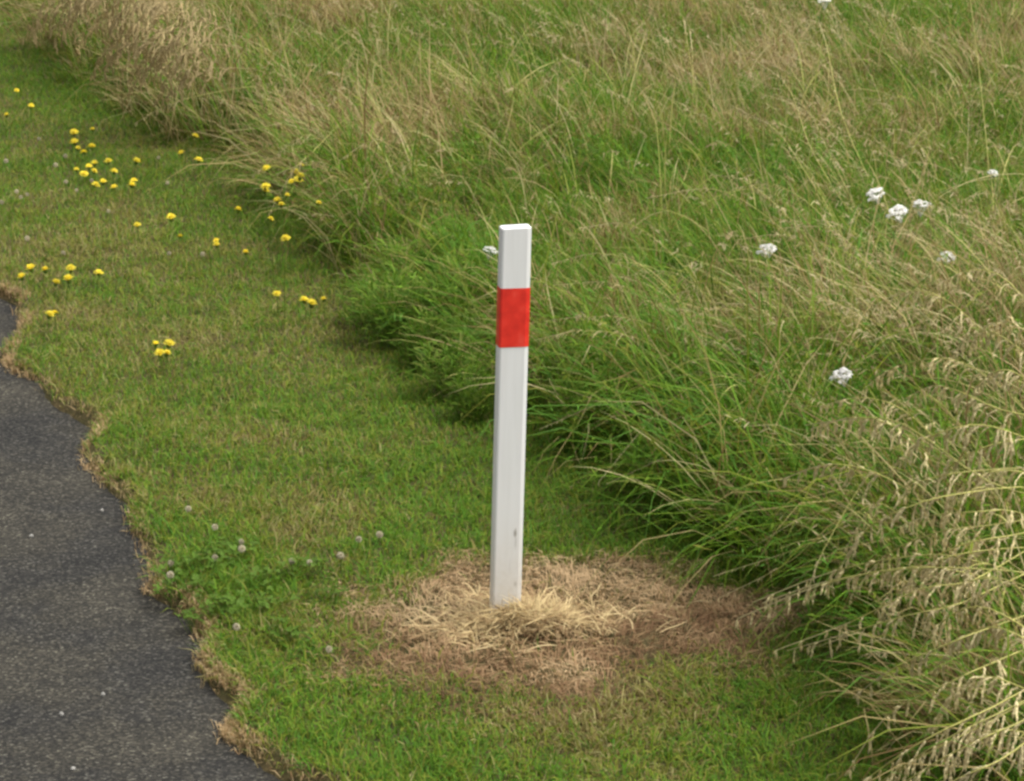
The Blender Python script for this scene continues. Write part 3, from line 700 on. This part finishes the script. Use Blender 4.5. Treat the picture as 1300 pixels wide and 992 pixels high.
YF = [(a / 2.833, b / 2.833) for a, b in Z1] + [(a / 2.833, 320 + b / 2.833) for a, b in
      [(80,96),(238,106),(213,118),(560,336),(594,340),(588,372),(610,370),(1000,155),(1100,178),(1112,195),(1168,175),(198,226),(170,235)]]
for px, py in YF:
    in_long = 320 < px < 410 and 200 < py < 310
    roadside = px < 130 and py > 330
    cluster = px < 175 and 160 < py < 245
    four = 190 < px < 220 and py > 430
    if in_long: lab, grp = 'yellow flower in the cluster growing at the foot of the long grass', 'yellow flowers at the foot of the long grass'
    elif roadside: lab, grp = 'yellow flower on the verge right beside the broken asphalt edge', 'yellow flowers beside the asphalt'
    elif cluster: lab, grp = 'small yellow flower in the scattered cluster beneath the brown plumed stalks', 'yellow flowers beneath the brown plumes'
    elif four: lab, grp = 'yellow flower in the tight little bunch standing alone in mown grass', 'tight bunch of yellow flowers'
    else: lab, grp = 'single yellow flower scattered on the mown verge between the clusters', 'scattered yellow flowers'
    h = random.uniform(.05, .09) if not in_long else random.uniform(.20, .30)
    p = atz(px, py, h + .02); zg = gz1(p[0], p[1]); h = p[2] - zg
    t = thing('yellow_flower', lab, 'flower', (p[0], p[1], zg), 0, grp)
    bend = random.uniform(-.012, .012)
    link('stem', stem_mesh(h, bend), t)
    tilt = (random.uniform(-.35, .35) + .1, random.uniform(-.35, .35), random.uniform(0, 6.28)); s = random.uniform(.95, 1.4)
    c_ = link('flower_head', CUP, t); c_.location = (bend, .3 * bend, h + .004); c_.rotation_euler = tilt; c_.scale = (s,) * 3
    link('petals', FLW[random.randrange(5)], c_); link('flower_centre', EYE, c_)

# ------------------------------------------------------------------ white flower heads in the long grass
def umbel_mesh(seed):
    random.seed(seed); mb = MB()
    for k in range(15):
        a = k * 2.39996; r = .0275 * math.sqrt((k + .4) / 15) * random.uniform(.85, 1.15); c = Vector((r * math.cos(a), r * math.sin(a), .010 - r * r * 13 + random.uniform(-.003, .004)))
        mb.tube([(0, 0, -.022), c * .6 + Vector((0, 0, -.008)), c], [.0006] * 3, 3, False)
        for j in range(11):
            b = j * 2.39996; q = .0078 * math.sqrt((j + .3) / 11); f = c + Vector((q * math.cos(b), q * math.sin(b), .0045 - q * q * 40 + random.uniform(-.001, .001)))
            n = 5; rad = .0029; nx = Vector((q * math.cos(b) * 40, q * math.sin(b) * 40, .7)).normalized(); e1 = nx.orthogonal().normalized(); e2 = nx.cross(e1)
            mb.poly([f + nx * .0012] + [f + (e1 * math.cos(2 * math.pi * i / n + j) + e2 * math.sin(2 * math.pi * i / n + j)) * rad for i in range(n)], [(0, 1 + i, 1 + (i + 1) % n) for i in range(n)])
    return mb.mesh('flower_head', M['white'], False)
UMB = [umbel_mesh(s) for s in (1, 2, 3)]; random.seed(99)
def feather_leaf(l):
    mb = MB()
    mb.tube([(0, 0, 0), (l * .5, 0, l * .35), (l, 0, l * .3)], [.0009, .0008, .0003], 3, False)
    for k in range(14):
        t = (k + 1) / 15; x_ = l * t; z_ = l * (.35 * min(1, t * 2) - .05 * max(0, t - .5) * 2); w_ = .016 * math.sin(math.pi * (.15 + .8 * t))
        for s_ in (-1, 1): mb.poly([(x_ - .003, 0, z_), (x_ + .003, 0, z_), (x_ + .006, s_ * w_, z_ + .004)], [(0, 1, 2)])
    return mb.mesh('leaf', M['leaf'])
FL = feather_leaf(.09)
for px, py, hh, s, lab, grp in [
    (622,328,.30,.8,'small white flower head growing directly behind the upper part of the marker post',None),
    (975,327,.44,.95,'lone white flower head in the green grass between the post and the white trio',None),
    (1113,257,.50,1.05,'white flower head among the close trio standing in long grass','trio of white flowers'),
    (1142,280,.50,1.1,'white flower head among the close trio standing in long grass','trio of white flowers'),
    (1170,271,.52,1.0,'white flower head among the close trio standing in long grass','trio of white flowers'),
    (1204,336,.46,.85,'lone white flower head just below the trio, beside straw stalks',None),
    (1071,490,.52,.92,'white flower head above a tan dry tussock near the arching seed stalks',None),
    (1047,8,.50,1.1,'pale flower head far out in the meadow near the tops of tall stalks',None),
    (1262,228,.42,.6,'small greyish white flower head beside the tall lone stalk',None)]:
    p = atz(px, py, hh); zg = gz1(p[0], p[1]); h = p[2] - zg
    t = thing('white_flower', lab, 'flower', (p[0] - .03, p[1] + .02, zg), 0, grp)
    link('stem', stem_mesh(h, .03, 'green', .0019), t)
    hd = link('flower_head', UMB[random.randrange(3)], t); hd.location = (.03, .009, h + .012); hd.scale = (s * 1.05, s * 1.05, s * 1.35); hd.rotation_euler = (random.uniform(.05, .5), random.uniform(-.4, .4), random.uniform(0, 6))
    for k in range(3):
        lf = link('leaf', FL, t); f_ = .3 + .2 * k; lf.location = (.03 * f_ * f_, .009 * f_, h * f_); lf.rotation_euler = (0, 0, k * 2.2 + random.random())

# ------------------------------------------------------------------ clover: flower heads, leafy plants
def clover_head():
    mb = MB()
    for k in range(64):
        zc = 1 - 1.55 * (k + .5) / 46; a = k * 2.39996; r = math.sqrt(max(0, 1 - zc * zc)); d = Vector((r * math.cos(a), r * math.sin(a), zc))
        mb.spikelet(d * .0035, d + Vector((0, 0, .35)), .0075, .0016)
    return mb.mesh('flower_head', M['clover_white'], False)
CH = clover_head()
CL = [(a / 2.833, 642 + b / 2.833) for a, b in [(773,78),(868,130),(870,156),(773,188),(614,208),(677,12),(1050,200),(1113,205),(1225,180),(850,437),(1183,517),(612,250)]]
CL += [(420 + a / 2.833, 642 + b / 2.833) for a, b in [(100,122),(35,180),(175,105)]]
CF = [(a / 2.833, b / 2.833) for a, b in [(140,500),(200,594),(237,655),(275,685),(22,580),(75,710),(5,728),(98,858),(228,910),(602,658),(570,568),(728,915),(608,912),(235,562),(330,650),(98,700),(60,690),(390,760)]]
for grp, pts in (('near', CL), ('far', CF)):
    for px, py in pts:
        h0 = random.uniform(.035, .06); p = atz(px, py, h0 + .02); zg = gz1(p[0], p[1]); h = p[2] - zg
        if grp == 'near': lab, gp = 'whitish round clover head in the mown verge between asphalt and dead patch', 'clover heads near the dead patch'
        else: lab, gp = 'tiny pale clover head in mown grass around the scattered yellow flowers', 'clover heads among the yellow flowers'
        t = thing('clover_flower', lab, 'flower', (p[0], p[1], zg), 0, gp); link('stem', stem_mesh(h, random.uniform(-.006, .006), 'green', .001), t)
        c_ = link('flower_head', CH, t); c_.location = (0, 0, h); s = random.uniform(.75, 1.05); c_.scale = (s,) * 3; c_.rotation_euler = (random.uniform(-.4, .4), random.uniform(-.4, .4), 0)
def trifoliate(r):
    mb = MB()
    for k in range(3):
        a = k * 2 * math.pi / 3; ca, sa = math.cos(a), math.sin(a); pts = [(0, 0, 0)]
        for (l, w_, z_) in ((.45, .42, .10), (.85, .50, .16), (1.08, .22, .14), (1.02, 0, .10), (1.08, -.22, .14), (.85, -.50, .16), (.45, -.42, .10)):
            pts.append((r * (l * ca - w_ * sa), r * (l * sa + w_ * ca), r * z_))
        mb.poly(pts, [(0, i, i + 1) for i in range(1, 7)])
    return mb.mesh('leaf', M['clover'])
TRI = [trifoliate(.008), trifoliate(.010)]
for k, (px, py, nl, rad) in enumerate([(232,742,46,.075), (262,715,40,.07), (275,765,34,.065), (300,700,30,.065), (215,725,22,.05), (330,735,26,.065), (250,775,24,.05), (350,765,22,.06), (385,722,22,.06), (312,775,22,.055), (365,800,18,.05), (415,752,18,.06)]):
    g0 = atz(px, py, .05); zg = gz1(g0[0], g0[1])
    t = thing('clover_plant', 'low leafy clover plant with three-part leaves on the verge beside the asphalt bulge', 'clover', (g0[0], g0[1], zg), 0, 'clover plants beside the asphalt')
    for j in range(nl):
        a = random.uniform(0, 6.28); r = rad * math.sqrt(random.random()); h = random.uniform(.03, .06)
        lf = link('leaf', TRI[j % 2], t); lf.location = (r * math.cos(a), r * math.sin(a), h); lf.rotation_euler = (random.uniform(-.5, .5), random.uniform(-.5, .5), random.uniform(0, 6.28))
    mb = MB()
    for c_ in t.children: mb.tube([(c_.location.x * .5, c_.location.y * .5, -.004), tuple(c_.location)], [.0007] * 2, 3, False)
    link('stalks', mb.mesh('stalks', M['green']), t)

# broad-leaved docks in the shade at the foot of the long grass
def dock_leaf(l, w_):
    mb = MB(); V = []; T = []
    for i in range(9):
        t = i / 8; x_ = l * t; z_ = l * (.55 * t - .5 * t * t); hw = w_ * math.sin(math.pi * min(1, .12 + .88 * t)) ** .8 + .0008
        V += [(x_, -hw, z_ + hw * .35), (x_, 0, z_), (x_, hw, z_ + hw * .35)]
        if i:
            b = 3 * i; T += [(b - 3, b, b + 1), (b - 3, b + 1, b - 2), (b - 2, b + 1, b + 2), (b - 2, b + 2, b - 1)]
    mb.poly(V, T); return mb.mesh('leaf', M['leaf'])
DK = [dock_leaf(.10, .013), dock_leaf(.08, .011)]
for px, py, lab in [(935,672,'dark green broad-leaved plant in the shade at the long grass foot'), (540,452,'dark green broad-leaved plant behind the post on its road side'), (590,470,'broad dark leaves growing close behind the middle of the post')]:
    g0 = atz(px, py, .10); g0[1] += .05; zg = gz1(g0[0], g0[1]); t = thing('broad_leaf_plant', lab, 'plant', (g0[0], g0[1], zg))
    for j in range(8):
        lf = link('leaf', DK[j % 2], t); lf.rotation_euler = (0, -random.uniform(.2, .9), j * .8 + random.uniform(-.3, .3)); lf.location = (0, 0, .01 * (j % 3))

# ------------------------------------------------------------------ leafy weeds bushing out along the foot of the long grass
def weed_meshes(seed):
    n = 950; a_ = rng.random(n) * 6.283; q = rng.random(n) ** .45; el = np.arcsin(rng.random(n))
    B = np.stack([.13 * q * np.cos(el) * np.cos(a_), .13 * q * np.cos(el) * np.sin(a_), .03 + .22 * q * np.sin(el)], 1)
    B[:, 2] *= .8 + .5 * noise(B[:, 0], B[:, 1], .07, 90 + seed); B[:, :2] *= (.8 + .5 * noise(a_ * .1, a_ * 0, .12, 95 + seed))[:, None]
    V, T, tt, bi, _ = blades(B, a_ + rng.normal(0, .9, n), .022 + .05 * rng.random(n), .3 + .9 * rng.random(n), .3 + 1.1 * rng.random(n), .0035 + .0045 * rng.random(n), 3, prof=np.array([.25, .9, .8, 0]))
    g_ = np.array([[.088, .185, .014], [.112, .215, .018], [.145, .230, .022], [.072, .150, .012], [.18, .21, .04]])
    fol = tri_mesh('foliage', V, T, (g_[rng.integers(0, 5, n)] * (.8 + .4 * rng.random((n, 1))))[bi], M['grass'])
    n = 42; a_ = rng.random(n) * 6.283; base = np.stack([.03 * np.cos(a_), .03 * np.sin(a_), np.full(n, -.005)], 1)
    V, T, tt, bi, _ = blades(base, a_, .14 + .12 * rng.random(n), .1 + .5 * rng.random(n), .2 + .8 * rng.random(n), np.full(n, .0028), 5)
    return fol, tri_mesh('stems', V, T, np.tile([[.10, .16, .03]], (len(V), 1)), M['grass'])
WM = [weed_meshes(k) for k in range(5)]
for k, (px, py, side_) in enumerate([(a, b, 0) for a, b in [(478,378),(505,402),(535,385),(540,432),(582,405),(578,468),(612,440),(604,500),(505,352),(562,345),(630,390)]] +
                                    [(a, b, 1) for a, b in [(700,480),(742,522),(792,548),(832,592),(882,622),(930,645),(972,615),(722,442),(852,545),(902,572),(782,495),(1002,662),(1052,695)]]):
    p = atz(px, py, .13); p[1] += .06; zg = gz1(p[0], p[1])
    lab, grp = (('bushy fresh green leafy weed behind the post on its road side', 'leafy weeds on the road side of the post'),
                ('bushy green leafy weed under straw stalks along the bank beyond the post', 'leafy weeds along the bank beyond the post'))[side_]
    t = thing('leafy_weed', lab, 'plant', (p[0], p[1], zg), random.uniform(0, 6.28), grp)
    sc_ = random.uniform(.6, 1.1)
    for nm, me in zip(('foliage', 'stems'), WM[k % 5]):
        c_ = link(nm, me, t); c_.scale = (sc_, sc_, sc_ * random.uniform(.85, 1.1))

# ------------------------------------------------------------------ loose pale chippings on the asphalt
cm, n = new_mat('pale_stone'); p_ = N(n, 'ShaderNodeBsdfPrincipled', Roughness=.8); nz = N(n, 'ShaderNodeTexNoise', Scale=200.0); rp = ramp(n, [(.3, (.20, .19, .17)), (.7, (.32, .31, .28))])
o_ = N(n, 'ShaderNodeOutputMaterial'); n.links.new(nz.outputs[0], rp.inputs[0]); n.links.new(rp.outputs[0], p_.inputs['Base Color']); n.links.new(p_.outputs[0], o_.inputs['Surface'])
def chip_mesh(k):
    random.seed(k + 40); mb = MB(); V = []
    for i in range(3):
        for j in range(6):
            a = j / 6 * 6.283; r = (.004, .0048, .0025)[i] * random.uniform(.75, 1.25); V.append((r * math.cos(a) * 1.3, r * math.sin(a), (-.0015, .0025, .006)[i] + random.uniform(-.0006, .0006)))
    T = []
    for i in range(2):
        for j in range(6):
            a, b = i * 6 + j, i * 6 + (j + 1) % 6; T += [(a, b, b + 6), (a, b + 6, a + 6)]
    T += [(12, 12 + j, 13 + j) for j in range(1, 5)]
    mb.poly(V, T); return mb.mesh('stone_chip', cm, False)
for k, (a, b) in enumerate([(113,113),(367,14),(220,752),(263,948),(370,680)]):
    p = atz(a / 2.833, 642 + b / 2.833, .0)
    uu, vv = uv(p[0], p[1]); zr = float((fbm(np.array([p[0]]), np.array([p[1]]), .6, 51)[0] - .5) * .010 - .012 * sstep(-.5, .3, np.array([vv]))[0])
    o = link('stone_chip', chip_mesh(k), None); o.location = (p[0], p[1], zr + .001); o.rotation_euler = (0, 0, k * 1.3)
    tag(o, 'small pale stone chip lying loose on the dark asphalt', 'stone', 'stone chips on the asphalt')
